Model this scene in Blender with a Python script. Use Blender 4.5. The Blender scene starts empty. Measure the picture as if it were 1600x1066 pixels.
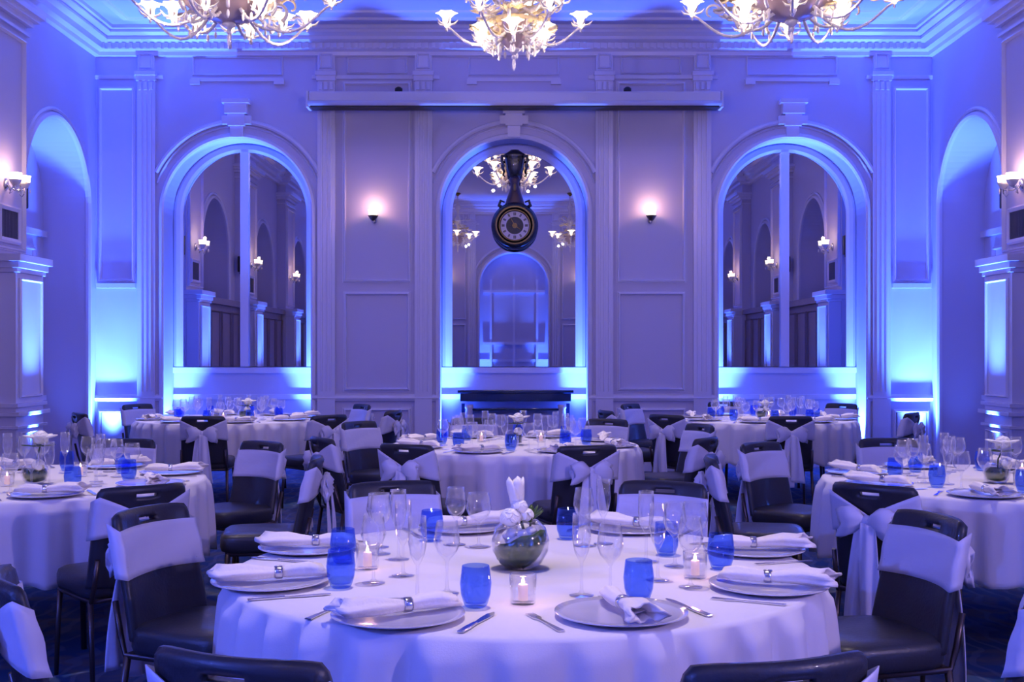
import bpy, math, random
from mathutils import Vector, Matrix, Euler
random.seed(7)
PI = math.pi
sc = bpy.context.scene
COL = sc.collection

# ---------------------------------------------------------------- camera, world, exposure
FPX, CAMH = 1810.0, 1.42
cam_d = bpy.data.cameras.new('camera'); cam = bpy.data.objects.new('camera', cam_d); COL.objects.link(cam)
cam.location = (0, 0, CAMH); cam.rotation_euler = (PI / 2, 0, 0)
cam_d.sensor_width = 36; cam_d.lens = FPX / 1600 * 36
cam_d.shift_x = -3 / 1600; cam_d.shift_y = 17 / 1600
cam_d.clip_start = 0.05; sc.camera = cam
sc.view_settings.view_transform = 'Standard'; sc.view_settings.look = 'None'
sc.view_settings.exposure = 0.12; sc.view_settings.gamma = 1.0; sc.view_settings.use_curve_mapping = False
w = bpy.data.worlds.new('world'); sc.world = w; w.use_nodes = True
w.node_tree.nodes['Background'].inputs[0].default_value = (0.02, 0.02, 0.08, 1)
w.node_tree.nodes['Background'].inputs[1].default_value = 0.2
sc.cycles.max_bounces = 8; sc.cycles.diffuse_bounces = 4; sc.cycles.glossy_bounces = 5
sc.cycles.transparent_max_bounces = 24; sc.cycles.sample_clamp_indirect = 3.0
sc.cycles.caustics_reflective = False; sc.cycles.caustics_refractive = False
sc.cycles.use_denoising = True

XW, YB, YR, ZC = 4.98, 13.8, -1.3, 5.24          # half width, mirror wall, rear wall, ceiling
PIERS = [10.95, 7.25, 3.55, -0.15]               # pier centres along the side walls
SARCH = [12.6, 9.1, 5.4, 1.7]                    # arch centres along the side walls
AX = [-3.29, 0.0, 3.31]                          # arch centres on the end walls
BLUE = (0.10, 0.23, 1.0); CYAN = (0.16, 0.40, 1.0); WARM = (1.0, 0.62, 0.42)

def lamp(kind, loc, color, power, radius=0.05, target=None, angle=60, blend=0.6, size=None):
    d = bpy.data.lights.new(kind.lower() + '_light', kind); d.energy = power; d.color = color
    o = bpy.data.objects.new(kind.lower() + '_light', d); COL.objects.link(o); o.location = loc
    if kind == 'SPOT': d.spot_size = math.radians(angle); d.spot_blend = blend
    if kind == 'AREA':
        d.shape = 'RECTANGLE'; d.size, d.size_y = size
    else: d.shadow_soft_size = radius
    if target is not None:
        o.rotation_euler = (Vector(target) - Vector(loc)).to_track_quat('-Z', 'Y').to_euler()
    return o
LED = (0.056, 0.160, 1.0)
# floor LED uplights in both jambs of every mirror alcove of both end walls
for ax in AX:
    for s in (-1, 1):
        lamp('SPOT', (ax + s * 0.76, YB + 0.14, 0.06), LED, 2300, 0.03, (ax + s * 0.86, YB + 0.17, 3.0), 46, 0.8)
        lamp('SPOT', (ax + s * 0.76, YR - 0.14, 0.06), LED, 1300, 0.03, (ax + s * 0.86, YR - 0.17, 3.0), 46, 0.8)
for s in (-1, 1):                                 # uplights in the corners and at the foot of every pier
    lamp('SPOT', (s * (XW - 0.22), YB - 0.24, 0.06), LED, 3300, 0.04, (s * (XW - 0.17), YB - 0.10, 3.2), 48, 1.0)
    lamp('SPOT', (s * (XW - 0.42), YB - 0.45, 0.06), (0.03, 0.10, 1.0), 1100, 0.04, (s * (XW - 0.22), YB, 3.6), 24, 1.0)
    lamp('SPOT', (s * (XW - 0.25), YR + 0.25, 0.06), LED, 1200, 0.04, (s * (XW - 0.1), YR + 0.05, 3.2), 75, 1.0)
    for py in PIERS:
        lamp('SPOT', (s * (XW - 0.50), py + .11, 0.06), LED, 5000, 0.03, (s * (XW - 0.355), py + .11, 2.6), 24, 1.0)
    for ay in SARCH:
        lamp('SPOT', (s * (XW + 0.20), ay + 0.62, 0.06), LED, 45, 0.05, (s * (XW + 0.2), ay + 0.5, 3.6), 60, 1.0)
# unseen coloured spots added as fill from the rear for skirts and far wall
for x, z, tx, ty, tz, c, p, an in ((-4.6, 2.9, 0.6, 3.8, 0.3, (0.07, 0.13, 1.0), 620, 75), (4.6, 2.9, -0.6, 3.8, 0.3, (0.62, 0.46, 0.90), 420, 75),
                                (-4.2, 4.6, 1.5, 12.0, 1.5, (0.42, 0.32, 0.95), 520, 50), (4.2, 4.6, -1.5, 12.0, 1.5, (0.52, 0.38, 0.90), 500, 50)):
    lamp('SPOT', (x, 0.3 if z < 3 else -0.9, z), c, p, 0.06, (tx, ty, tz), an, 1.0)
for s in (-1, 1):  # unseen upward fill spots, added to wash the ceiling blue
    for y in (2.5, 7.0, 10.5):
        lamp('SPOT', (s * 3.9, y, 2.2), (0.08, 0.12, 1.0), 30, 0.08, (s * 2.2, y, 5.2), 120, 1.0)
for x, y in ((0.03, 3.6), (-2.5, 6.0), (2.5, 6.0), (0, 8.4), (-2.85, 11.5), (2.5, 11.5)):  # spots added overhead to brighten the tabletops and spare the walls
    lamp('SPOT', (x, y, 5.18), (1.0, 0.82, 0.80), 430, 0.06, (x, y, 0.7), 34, 0.8)

# ---------------------------------------------------------------- materials
def mat(name, color, rough=0.5, metal=0.0, emit=None, estr=0.0, trans=0.0, coat=0.0, sheen=0.0, subs=0.0, bump=None, alpha=1.0):
    m = bpy.data.materials.new(name); m.use_nodes = True; n = m.node_tree.nodes; l = m.node_tree.links
    p = n['Principled BSDF']; p.inputs['Base Color'].default_value = (*color, 1)
    p.inputs['Roughness'].default_value = rough; p.inputs['Metallic'].default_value = metal
    p.inputs['Transmission Weight'].default_value = trans; p.inputs['Coat Weight'].default_value = coat
    p.inputs['Sheen Weight'].default_value = sheen; p.inputs['Alpha'].default_value = alpha
    if emit: p.inputs['Emission Color'].default_value = (*emit, 1); p.inputs['Emission Strength'].default_value = estr
    tc = n.new('ShaderNodeTexCoord'); nz = n.new('ShaderNodeTexNoise'); nz.inputs['Scale'].default_value = bump[0] if bump else 6
    l.new(tc.outputs['Object'], nz.inputs['Vector'])
    mr = n.new('ShaderNodeMapRange'); mr.inputs['To Min'].default_value = max(0, rough - 0.05); mr.inputs['To Max'].default_value = min(1, rough + 0.05)
    l.new(nz.outputs['Fac'], mr.inputs['Value']); l.new(mr.outputs[0], p.inputs['Roughness'])
    if bump:
        b = n.new('ShaderNodeBump'); b.inputs['Strength'].default_value = bump[1]; b.inputs['Distance'].default_value = 0.01
        l.new(nz.outputs['Fac'], b.inputs['Height']); l.new(b.outputs[0], p.inputs['Normal'])
    return m
def glassmat(name, tint, face=0.10, edge=0.75, rough=0.02, gloss=(1, 1, 1)):
    m = bpy.data.materials.new(name); m.use_nodes = True; n = m.node_tree.nodes; l = m.node_tree.links
    n.remove(n['Principled BSDF']); out = n['Material Output']
    t = n.new('ShaderNodeBsdfTransparent'); t.inputs[0].default_value = (*tint, 1)
    g = n.new('ShaderNodeBsdfGlossy'); g.inputs['Color'].default_value = (*gloss, 1); g.inputs['Roughness'].default_value = rough
    lw = n.new('ShaderNodeLayerWeight'); lw.inputs['Blend'].default_value = 0.5
    pw = n.new('ShaderNodeMath'); pw.operation = 'POWER'; pw.inputs[1].default_value = 3.0
    ma = n.new('ShaderNodeMath'); ma.operation = 'MULTIPLY_ADD'; ma.inputs[1].default_value = edge; ma.inputs[2].default_value = face; ma.use_clamp = True
    mx = n.new('ShaderNodeMixShader'); l.new(lw.outputs['Facing'], pw.inputs[0]); l.new(pw.outputs[0], ma.inputs[0]); l.new(ma.outputs[0], mx.inputs[0])
    l.new(t.outputs[0], mx.inputs[1]); l.new(g.outputs[0], mx.inputs[2]); l.new(mx.outputs[0], out.inputs['Surface'])
    return m
M = {}
M['wall'] = mat('painted_plaster', (0.59, 0.56, 0.74), 0.55, bump=(60, 0.05))
M['trim'] = mat('gloss_painted_moulding', (0.74, 0.72, 0.88), 0.22)
M['ceiling'] = mat('ceiling_paint', (0.52, 0.52, 0.74), 0.6)
M['cloth'] = mat('white_linen', (0.80, 0.76, 0.82), 0.75, sheen=0.2, bump=(240, 0.05))
M['napkin'] = mat('napkin_linen', (0.86, 0.80, 0.80), 0.7, bump=(60, 0.25))
M['sash'] = mat('satin_sash', (0.78, 0.76, 0.90), 0.38, sheen=0.4, bump=(22, 0.25))
M['leather'] = mat('charcoal_leatherette', (0.030, 0.030, 0.036), 0.42, coat=0.15, bump=(90, 0.12))
M['frame'] = mat('dark_bronze_tube', (0.10, 0.075, 0.07), 0.35, 0.8)
M['wood'] = mat('plywood', (0.30, 0.20, 0.12), 0.6)
M['silver'] = mat('polished_steel', (0.72, 0.70, 0.74), 0.18, 1.0)
M['plate'] = mat('frosted_glass_plate', (0.62, 0.60, 0.72), 0.16, 0.04, coat=0.6)
M['glass'] = glassmat('clear_glass', (0.98, 0.98, 1.0), 0.07, 1.0, 0.04)
M['blueglass'] = glassmat('cobalt_blue_glass', (0.56, 0.68, 0.985), 0.05, 0.6, 0.06, (0.5, 0.6, 1.0))
M['black'] = mat('black_plastic', (0.012, 0.012, 0.02), 0.45)
M['grille'] = mat('grey_grille', (0.10, 0.10, 0.14), 0.5)
M['console'] = mat('dark_lacquer', (0.02, 0.045, 0.13), 0.15, 0.3, coat=0.5)
M['mirror'] = mat('silvered_mirror', (0.74, 0.72, 0.78), 0.0, 1.0)
M['mirror'].node_tree.nodes['Principled BSDF'].inputs['Roughness'].default_value = 0.01
for _l in list(M['mirror'].node_tree.links):
    if _l.to_socket.name == 'Roughness': M['mirror'].node_tree.links.remove(_l)
M['gold'] = mat('aged_gilding', (0.22, 0.15, 0.06), 0.35, 1.0)
M['clockcase'] = mat('ebonised_case', (0.012, 0.012, 0.016), 0.25, coat=0.4, bump=(30, 0.3))
M['clockbrown'] = mat('dark_bronze_case', (0.07, 0.04, 0.05), 0.35, 0.5, bump=(40, 0.4))
M['enamel'] = mat('white_enamel', (0.75, 0.70, 0.82), 0.3)
M['crystal'] = mat('milky_murano_glass', (0.92, 0.86, 0.84), 0.12, coat=0.8)
M['amber'] = mat('amber_murano_glass', (0.85, 0.70, 0.42), 0.2, coat=0.6)
M['partition'] = mat('brown_stained_panelling', (0.26, 0.20, 0.24), 0.4)
M['bowl'] = mat('ribbed_smoky_glass', (0.48, 0.36, 0.40), 0.2, 0.2, coat=0.6)
M['lampshade'] = mat('lit_flower_cup', (1, 0.9, 0.75), 0.4, emit=(1.0, 0.80, 0.52), estr=3.6)
M['bulb'] = mat('lit_bulb', (1, 1, 1), 0.4, emit=(1.0, 0.78, 0.42), estr=14)
M['wax'] = mat('candle_wax', (0.95, 0.75, 0.74), 0.5, emit=(1.0, 0.55, 0.50), estr=0.35)
M['flame'] = mat('candle_flame', (1, 0.8, 0.6), 0.5, emit=(1.0, 0.62, 0.45), estr=6)
M['petal'] = mat('white_petal', (0.90, 0.88, 0.80), 0.55, bump=(25, 0.2))
M['leaf'] = mat('green_leaf', (0.055, 0.10, 0.028), 0.3, bump=(20, 0.2))
M['screen'] = mat('screen_casing', (0.72, 0.70, 0.78), 0.35)
def carpet():
    m = bpy.data.materials.new('patterned_carpet'); m.use_nodes = True; n = m.node_tree.nodes; l = m.node_tree.links
    p = n['Principled BSDF']; p.inputs['Roughness'].default_value = 0.95
    tc = n.new('ShaderNodeTexCoord'); nz = n.new('ShaderNodeTexNoise'); nz.inputs['Scale'].default_value = 2.2; nz.inputs['Distortion'].default_value = 2.5; nz.inputs['Detail'].default_value = 3
    l.new(tc.outputs['Object'], nz.inputs['Vector'])
    wv = n.new('ShaderNodeTexWave'); wv.inputs['Scale'].default_value = 2.4; wv.inputs['Distortion'].default_value = 9; wv.inputs['Detail'].default_value = 2
    l.new(tc.outputs['Object'], wv.inputs['Vector'])
    r = n.new('ShaderNodeValToRGB'); e = r.color_ramp.elements
    e[0].position = 0.42; e[0].color = (0.010, 0.055, 0.17, 1); e[1].position = 0.62; e[1].color = (0.10, 0.10, 0.13, 1)
    l.new(nz.outputs['Fac'], r.inputs[0])
    r2 = n.new('ShaderNodeValToRGB'); e = r2.color_ramp.elements; e[0].position = 0.80; e[0].color = (0, 0, 0, 1); e[1].position = 0.92; e[1].color = (0.5, 0.5, 0.5, 1)
    l.new(wv.outputs['Fac'], r2.inputs[0])
    mx = n.new('ShaderNodeMixRGB'); mx.inputs[2].default_value = (0.12, 0.15, 0.26, 1)
    l.new(r2.outputs[0], mx.inputs[0]); l.new(r.outputs[0], mx.inputs[1]); l.new(mx.outputs[0], p.inputs['Base Color'])
    b = n.new('ShaderNodeBump'); b.inputs['Strength'].default_value = 0.4; n2 = n.new('ShaderNodeTexNoise'); n2.inputs['Scale'].default_value = 300
    l.new(n2.outputs['Fac'], b.inputs['Height']); l.new(b.outputs[0], p.inputs['Normal'])
    return m
M['carpet'] = carpet()

# ---------------------------------------------------------------- mesh builder
class MB:
    def __init__(s): s.v = []; s.f = []; s.sm = []
    def add(s, vs, fs, smooth=False):
        b = len(s.v); s.v += [tuple(p) for p in vs]
        for f in fs: s.f.append([i + b for i in f]); s.sm.append(smooth)
    def box(s, x0, x1, y0, y1, z0, z1):
        if x0 > x1: x0, x1 = x1, x0
        if y0 > y1: y0, y1 = y1, y0
        vs = [(x, y, z) for z in (z0, z1) for y in (y0, y1) for x in (x0, x1)]
        s.add(vs, [(0, 2, 3, 1), (4, 5, 7, 6), (0, 1, 5, 4), (1, 3, 7, 5), (3, 2, 6, 7), (2, 0, 4, 6)]); return s
    def rings(s, rings, closed=True, cap=True, smooth=True, loop=False):
        n = len(rings[0]); vs = [p for r in rings for p in r]; fs = []
        m = len(rings)
        for i in range(m if loop else m - 1):
            a = i * n; b = ((i + 1) % m) * n
            for j in range(n if closed else n - 1):
                k = (j + 1) % n; fs.append((a + j, a + k, b + k, b + j))
        s.add(vs, fs, smooth)
        if cap and closed and not loop:
            s.add(rings[0], [tuple(range(n))[::-1]]); s.add(rings[-1], [tuple(range(n))])
        return s
    def lathe(s, prof, seg=24, c=(0, 0, 0), cap=True, mod=None):
        rs = []
        for r, z in prof:
            rs.append([(c[0] + (r * (mod(2 * PI * j / seg, z) if mod else 1)) * math.cos(2 * PI * j / seg),
                        c[1] + (r * (mod(2 * PI * j / seg, z) if mod else 1)) * math.sin(2 * PI * j / seg), c[2] + z) for j in range(seg)])
        return s.rings(rs, cap=cap)
    def tube(s, pts, rad, seg=8, cap=True):
        pts = [Vector(p) for p in pts]; n = len(pts); rs = []
        if not hasattr(rad, '__len__'): rad = [rad] * n
        up = None
        for i, p in enumerate(pts):
            t = (pts[min(i + 1, n - 1)] - pts[max(i - 1, 0)]).normalized()
            if up is None: up = Vector((0, 0, 1)) if abs(t.z) < 0.9 else Vector((1, 0, 0))
            a = t.cross(up).normalized(); b = a.cross(t).normalized(); up = b
            rs.append([tuple(p + (a * math.cos(2 * PI * j / seg) + b * math.sin(2 * PI * j / seg)) * rad[i]) for j in range(seg)])
        return s.rings(rs, cap=cap)
    def ball(s, c, r, seg=12, n=8, rot=None, ripple=0.0):
        if not hasattr(r, '__len__'): r = (r, r, r)
        rs = []
        for i in range(n + 1):
            a = -PI / 2 + PI * i / n; ring = []
            for j in range(seg):
                b = 2 * PI * j / seg; k = 1 + ripple * math.sin(5 * b + 3 * a)
                p = Vector((r[0] * math.cos(a) * math.cos(b) * k + 1e-5 * math.cos(b), r[1] * math.cos(a) * math.sin(b) * k + 1e-5 * math.sin(b), r[2] * math.sin(a)))
                if rot: p = rot @ p
                ring.append((p.x + c[0], p.y + c[1], p.z + c[2]))
            rs.append(ring)
        return s.rings(rs, cap=False)
    def grid(s, fn, nu, nv, closed=False, smooth=True):
        return s.rings([[fn(i / nu, j / nv) for i in range(nu if closed else nu + 1)] for j in range(nv + 1)], closed=closed, cap=False, smooth=smooth)
    def build(s, name, m, parent=None, bevel=0, solid=0, loc=None):
        me = bpy.data.meshes.new(name); me.from_pydata(s.v, [], s.f); me.update()
        me.polygons.foreach_set('use_smooth', s.sm); me.materials.append(M[m] if isinstance(m, str) else m)
        import bmesh
        bm = bmesh.new(); bm.from_mesh(me); bmesh.ops.remove_doubles(bm, verts=bm.verts, dist=1e-6)
        bmesh.ops.recalc_face_normals(bm, faces=bm.faces); bm.to_mesh(me); bm.free()
        o = bpy.data.objects.new(name, me); COL.objects.link(o)
        if parent: o.parent = parent
        if loc: o.location = loc
        if solid: d = o.modifiers.new('thick', 'SOLIDIFY'); d.thickness = solid; d.offset = 0
        if bevel: d = o.modifiers.new('bevel', 'BEVEL'); d.width = bevel; d.segments = 2; d.limit_method = 'ANGLE'
        return o
def tag(o, label=None, cat=None, group=None, kind=None):
    if label: o['label'] = label
    if cat: o['category'] = cat
    if group: o['group'] = group
    if kind: o['kind'] = kind
    return o
def empty(name, loc=(0, 0, 0), rz=0):
    o = bpy.data.objects.new(name, None); COL.objects.link(o); o.location = loc; o.rotation_euler = (0, 0, rz); o.empty_display_size = 0.1
    return o
def copy_tree(o, parent=None):
    c = o.copy(); COL.objects.link(c)
    if parent: c.parent = parent
    for k in ('label', 'group'):
        if parent is None and k in c: del c[k]
    for ch in KIDS.get(o.name, []):
        copy_tree(ch, c)
    return c
KIDS = {}
def index_kids():
    KIDS.clear()
    for o in COL.objects:
        if o.parent: KIDS.setdefault(o.parent.name, []).append(o)
def px(p):
    return 803 + FPX * p[0] / max(p[1], 0.01), 550 - FPX * (p[2] - CAMH) / max(p[1], 0.01)
def in_view(p, mx=40, my=40):
    if p[1] < 0.3: return False
    a, b = px(p); return -mx < a < 1600 + mx and -my < b < 1066 + my

# ---------------------------------------------------------------- room shell
f_back = lambda u, z, n: (u, YB - n, z)
f_rear = lambda u, z, n: (-u, YR + n, z)
f_left = lambda u, z, n: (-XW + n, u, z)
f_right = lambda u, z, n: (XW - n, u, z)
def wall(name, fr, u0, u1, arches, depth):
    m = MB()
    q = lambda a, b, c, d: m.add([fr(*a), fr(*b), fr(*c), fr(*d)], [(0, 1, 2, 3)])
    cur = u0
    for uc, R, zs in sorted(arches):
        q((cur, 0, 0), (uc - R, 0, 0), (uc - R, ZC, 0), (cur, ZC, 0))
        N = 40; pts = [(uc - R * math.cos(PI * i / N), zs + R * math.sin(PI * i / N)) for i in range(N + 1)]
        for a, b in zip(pts, pts[1:]):
            q((a[0], a[1], 0), (b[0], b[1], 0), (b[0], ZC, 0), (a[0], ZC, 0))
        full = [(uc - R, 0)] + pts + [(uc + R, 0)]
        for a, b in zip(full, full[1:]):
            q((a[0], a[1], 0), (b[0], b[1], 0), (b[0], b[1], -depth), (a[0], a[1], -depth))
        q((uc - R - .05, 0, -depth), (uc + R + .05, 0, -depth), (uc + R + .05, zs + R + .1, -depth), (uc - R - .05, zs + R + .1, -depth))
        cur = uc + R
    q((cur, 0, 0), (u1, 0, 0), (u1, ZC, 0), (cur, ZC, 0))
    return tag(m.build(name, 'wall'), kind='structure')
AR, AZ = 0.885, 3.085
wall('wall_back', f_back, -XW, XW, [(a, AR, AZ) for a in AX], 0.42)
wall('wall_rear', f_rear, -XW, XW, [(-a, AR, AZ) for a in AX], 0.42)
wall('wall_left', f_left, YR, YB, [(a, AR, AZ) for a in SARCH], 0.5)
wall('wall_right', f_right, YR, YB, [(a, AR, AZ) for a in SARCH], 0.5)
tag(MB().box(-6, 6, YR - .8, YB + .8, -0.1, 0).build('floor', 'carpet'), kind='structure')
tag(MB().box(-6, 6, YR - .8, YB + .8, ZC, ZC + .1).build('ceiling', 'ceiling'), kind='structure')

def sweep(m, path, prof, fr, closed=False):
    P = [Vector(p) for p in path]; n = len(P); rings = []
    for i in range(n):
        if closed: a, b = P[i] - P[i - 1], P[(i + 1) % n] - P[i]
        else: a = P[i] - P[i - 1] if i else P[1] - P[0]; b = P[i + 1] - P[i] if i < n - 1 else P[i] - P[i - 1]
        a = a.normalized(); b = b.normalized(); na = Vector((-a.y, a.x)); nb = Vector((-b.y, b.x))
        mt = (na + nb); mt = mt.normalized() if mt.length > 1e-6 else na
        k = 1 / max(0.35, mt.dot(na)); mt = mt * k
        rings.append([fr(P[i].x + mt.x * o, P[i].y + mt.y * o, h) for o, h in prof])
    m.rings(rings, closed=True, cap=not closed, smooth=False, loop=closed)
PANEL = [(-.022, 0), (-.022, .010), (-.010, .040), (.004, .034), (.012, .010), (.022, .012), (.022, 0)]
FINE = [(-.012, 0), (-.012, .010), (0, .030), (.012, .012), (.012, 0)]
ROLL = [(-.03, 0), (-.028, .03), (-.008, .05), (.016, .045), (.03, .02), (.03, 0)]
def rect(m, u0, u1, z0, z1, prof, fr): sweep(m, [(u0, z0), (u0, z1), (u1, z1), (u1, z0)], prof, fr, True)
def arc(uc, zc, R, a0=0, a1=180, n=40): return [(uc + R * math.cos(math.radians(a1 + (a0 - a1) * i / n)), zc + R * math.sin(math.radians(a1 + (a0 - a1) * i / n))) for i in range(n + 1)]
def fbox(m, fr, u0, u1, z0, z1, n0, n1):
    vs = [fr(u, z, n) for n in (n0, n1) for z in (z0, z1) for u in (u0, u1)]
    m.add(vs, [(0, 2, 3, 1), (4, 5, 7, 6), (0, 1, 5, 4), (1, 3, 7, 5), (3, 2, 6, 7), (2, 0, 4, 6)])
TN = [0]
def trim(m, material='trim', bevel=0):
    TN[0] += 1
    return tag(m.build('trim_%d' % TN[0], material, bevel=bevel), kind='structure')

PIL = [-4.37, -2.23, -1.075, 1.075, 2.24, 4.37]      # small pilaster centres on the end walls
def end_wall(fr, ax):
    m = MB()                                           # pilasters with caps, bases and fluting
    for p in PIL:
        fbox(m, fr, p - .105, p + .105, 0, 4.70, 0, .045)
        for k in (-.055, 0, .055): sweep(m, [(p + k, .95), (p + k, 4.50)], [(-.012, .044), (-.008, .058), (.008, .058), (.012, .044)], fr)
        fbox(m, fr, p - .125, p + .125, 4.70, 4.745, 0, .10)
        fbox(m, fr, p - .115, p + .115, 4.64, 4.70, 0, .07)
        for k in range(3): fbox(m, fr, p - .085 + k * .065, p - .045 + k * .065, 4.53, 4.62, .045, .075)
        fbox(m, fr, p - .12, p + .12, 0, .22, 0, .07)
        fbox(m, fr, p - .10, p + .10, 4.76, 4.98, 0, .05)
        rect(m, p - .07, p + .07, 4.79, 4.95, FINE, lambda u, z, n: fr(u, z, n + .05))
    trim(m)
    m = MB()                                           # panel frames
    for u0, u1 in ((-2.02, -1.24), (1.24, 2.03)):
        rect(m, u0, u1, 2.26, 4.62, PANEL, fr); rect(m, u0 + .01, u1 - .01, .97, 2.12, PANEL, fr); rect(m, u0, u1, .18, .74, PANEL, fr)
    for s in (-1, 1):
        a, b = sorted((s * 4.93, s * 4.53))
        rect(m, a, b, 2.27, 4.56, PANEL, fr); rect(m, a, b, .18, .72, PANEL, fr); fbox(m, fr, a + .03, b - .03, .2, .70, 0, .03)
        fbox(m, fr, a - .03, b + .03, 2.18, 2.235, 0, .05)
    for a in ax:
        rect(m, a - .53, a + .53, 4.72, 4.93, FINE, fr); fbox(m, fr, a - .55, a + .55, 4.64, 4.68, 0, .03)
        for s in (-1, 1): fbox(m, fr, a + s * .50 - .06, a + s * .50 + .06, 4.60, 4.66, 0, .05)
    for u0, u1 in ((-1.98, -1.28), (1.28, 1.98)): rect(m, u0, u1, 4.74, 4.92, FINE, fr)
    trim(m)
    m = MB()                                           # archivolts, keystones, jamb casings
    for a in ax:
        sweep(m, [(a - AR - .01, 0)] + arc(a, AZ, AR + .01) + [(a + AR + .01, 0)], [(-.02, 0), (-.02, .03), (.0, .045), (.03, .035), (.05, .0)], fr)
        sweep(m, [(a - AR - .14, .95)] + [(a - AR - .14, AZ)], FINE, fr); sweep(m, [(a + AR + .14, .95)] + [(a + AR + .14, AZ)], FINE, fr)
        sweep(m, arc(a, AZ, 1.075, 26, 154), ROLL, fr)
        sweep(m, arc(a, AZ, 1.02, 20, 160), FINE, fr)
        for z0, z1, h, d in ((3.97, 4.13, .075, .07), (4.10, 4.24, .10, .10), (4.24, 4.36, .13, .13), (4.36, 4.41, .16, .15)):
            fbox(m, fr, a - h, a + h, z0, z1, 0, d)
        for s in (-1, 1): fbox(m, fr, a + s * .13 - .04, a + s * .13 + .04, 4.12, 4.22, 0, .09)
    trim(m)
    m = MB()                                           # inside the alcoves: lower panels and rail
    for a in ax:
        g = lambda u, z, n: fr(u, z, n - .42)
        fbox(m, g, a - AR, a + AR, 1.16, 1.23, 0, .035)
        fbox(m, g, a - AR, a + AR, .84, .90, 0, .025)
        for zz in (1.0, 2.1):
            pass
    trim(m)
    m = MB()                                           # chair rail pieces and base boards between the arches
    segs = [(-XW, ax[0] - AR), (ax[0] + AR, ax[1] - AR), (ax[1] + AR, ax[2] - AR), (ax[2] + AR, XW)]
    for a, b in segs:
        sweep(m, [(a, .87), (b, .87)], [(-.04, 0), (-.035, .03), (0, .05), (.03, .04), (.045, 0)], fr)
        fbox(m, fr, a, b, 0, .13, 0, .03)
        sweep(m, [(a, 4.69), (b, 4.69)], [(-.02, 0), (-.02, .02), (.02, .03), (.02, 0)], fr)
    trim(m)
end_wall(f_back, AX); end_wall(f_rear, [-3.31, 0, 3.29])

# perimeter cornice with dentils (follows the piers)
def outline():
    L = [(-XW, YB)]
    for p in PIERS:
        L += [(-XW, p + .45), (-XW + .18, p + .45), (-XW + .18, p - .45), (-XW, p - .45)]
    L += [(-XW, YR), (XW, YR)]
    for p in reversed(PIERS):
        L += [(XW, p - .45), (XW - .18, p - .45), (XW - .18, p + .45), (XW, p + .45)]
    return L + [(XW, YB)]
OUT = outline()
m = MB()
plan = lambda x, y, h: (x, y, h)
sweep(m, OUT, [(0, ZC), (.30, ZC), (.30, 5.20), (.26, 5.19), (.27, 5.16), (.20, 5.13), (.21, 5.09), (.13, 5.07), (.13, 5.00), (.07, 4.98), (.06, 4.94), (0, 4.93)], plan, True)
trim(m)
m = MB()
sweep(m, [(-XW, YB), (-XW, YR), (XW, YR), (XW, YB)], [(.48, ZC), (.50, 5.225), (.56, 5.22), (.58, ZC)], plan, True)
sweep(m, [(-XW, YB), (-XW, YR), (XW, YR), (XW, YB)], [(.80, ZC), (.81, 5.22), (.84, 5.22), (.86, ZC)], plan, True)
trim(m)
m = MB()
for i in range(118):
    u = -4.85 + i * .083
    if u > 4.86: break
    fbox(m, f_back, u - .022, u + .022, 5.005, 5.065, .06, .155)
trim(m)

# side walls: piers, pilaster blocks, arches
def side_wall(fr, sgn):
    m = MB()
    for p in PIERS:
        fbox(m, fr, p - .45, p + .45, 0, ZC, -.02, .18)
    o = trim(m, 'wall')
    m = MB()
    for p in PIERS:
        g = lambda u, z, n: fr(u, z, n + .18)
        rect(m, p - .37, p + .37, 2.40, 4.45, PANEL, g)
        for z0, z1, d in ((4.62, 4.67, .05), (4.67, 4.71, .10), (4.71, 4.76, .14), (4.52, 4.55, .03)):
            fbox(m, fr, p - .45 - d, p + .45 + d, z0, z1, 0, .18 + d)
    trim(m)
    m = MB()
    for p in PIERS:                                    # low pilaster blocks with caps
        fbox(m, fr, p - .20, p + .42, 0, 2.16, 0, .36)
        for z0, z1, d in ((2.16, 2.20, .02), (2.20, 2.26, .04), (2.26, 2.33, .07)):
            fbox(m, fr, p - .20 - d, p + .42 + d, z0, z1, 0, .36 + d)
        g = lambda u, z, n: fr(u, z, n + .36)
        rect(m, p - .13, p + .35, 1.00, 2.10, FINE, g)
        for z0, z1, d in ((.90, .94, .03), (.82, .86, .05), (.70, .73, .03), (.20, .24, .04), (0, .16, .05)):
            fbox(m, fr, p - .20 - d, p + .42 + d, z0, z1, 0, .36 + d)
        rect(m, p - .12, p + .34, .29, .66, FINE, g)
    trim(m, bevel=.006)
    m = MB()
    for a in SARCH:
        sweep(m, [(a - AR - .01, 0)] + arc(a, AZ, AR + .01) + [(a + AR + .01, 0)], [(-.02, 0), (-.02, .03), (.0, .05), (.03, .035), (.05, 0)], fr)
        sweep(m, [(a - AR - .08, 0)] + arc(a, AZ, AR + .08) + [(a + AR + .08, 0)], [(-.02, 0), (-.02, .02), (.0, .035), (.02, .02), (.02, 0)], fr)
        g = lambda u, z, n: fr(u, z, n - .5)
        rect(m, a - .6, a + .6, 1.0, 2.6, PANEL, g); rect(m, a - .6, a + .6, .2, .8, PANEL, g)
        fbox(m, g, a - AR, a + AR, .86, .92, 0, .04); fbox(m, g, a - AR, a + AR, 2.75, 2.82, 0, .05)
    trim(m)
    m = MB()                                           # closed panelled partitions between the blocks nearer the viewer
    for a in SARCH[1:]:
        y0, y1 = a - 1.49, a + 1.49
        fbox(m, fr, y0, y1, 0, 2.20, 0, .10); fbox(m, fr, y0, y1, 2.20, 2.30, 0, .18)
        for k in range(4): rect(m, y0 + .1 + k * .72, y0 + .7 + k * .72, 1.0, 2.08, FINE, lambda u, z, n: fr(u, z, n + .10))
    trim(m, 'partition')
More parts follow.
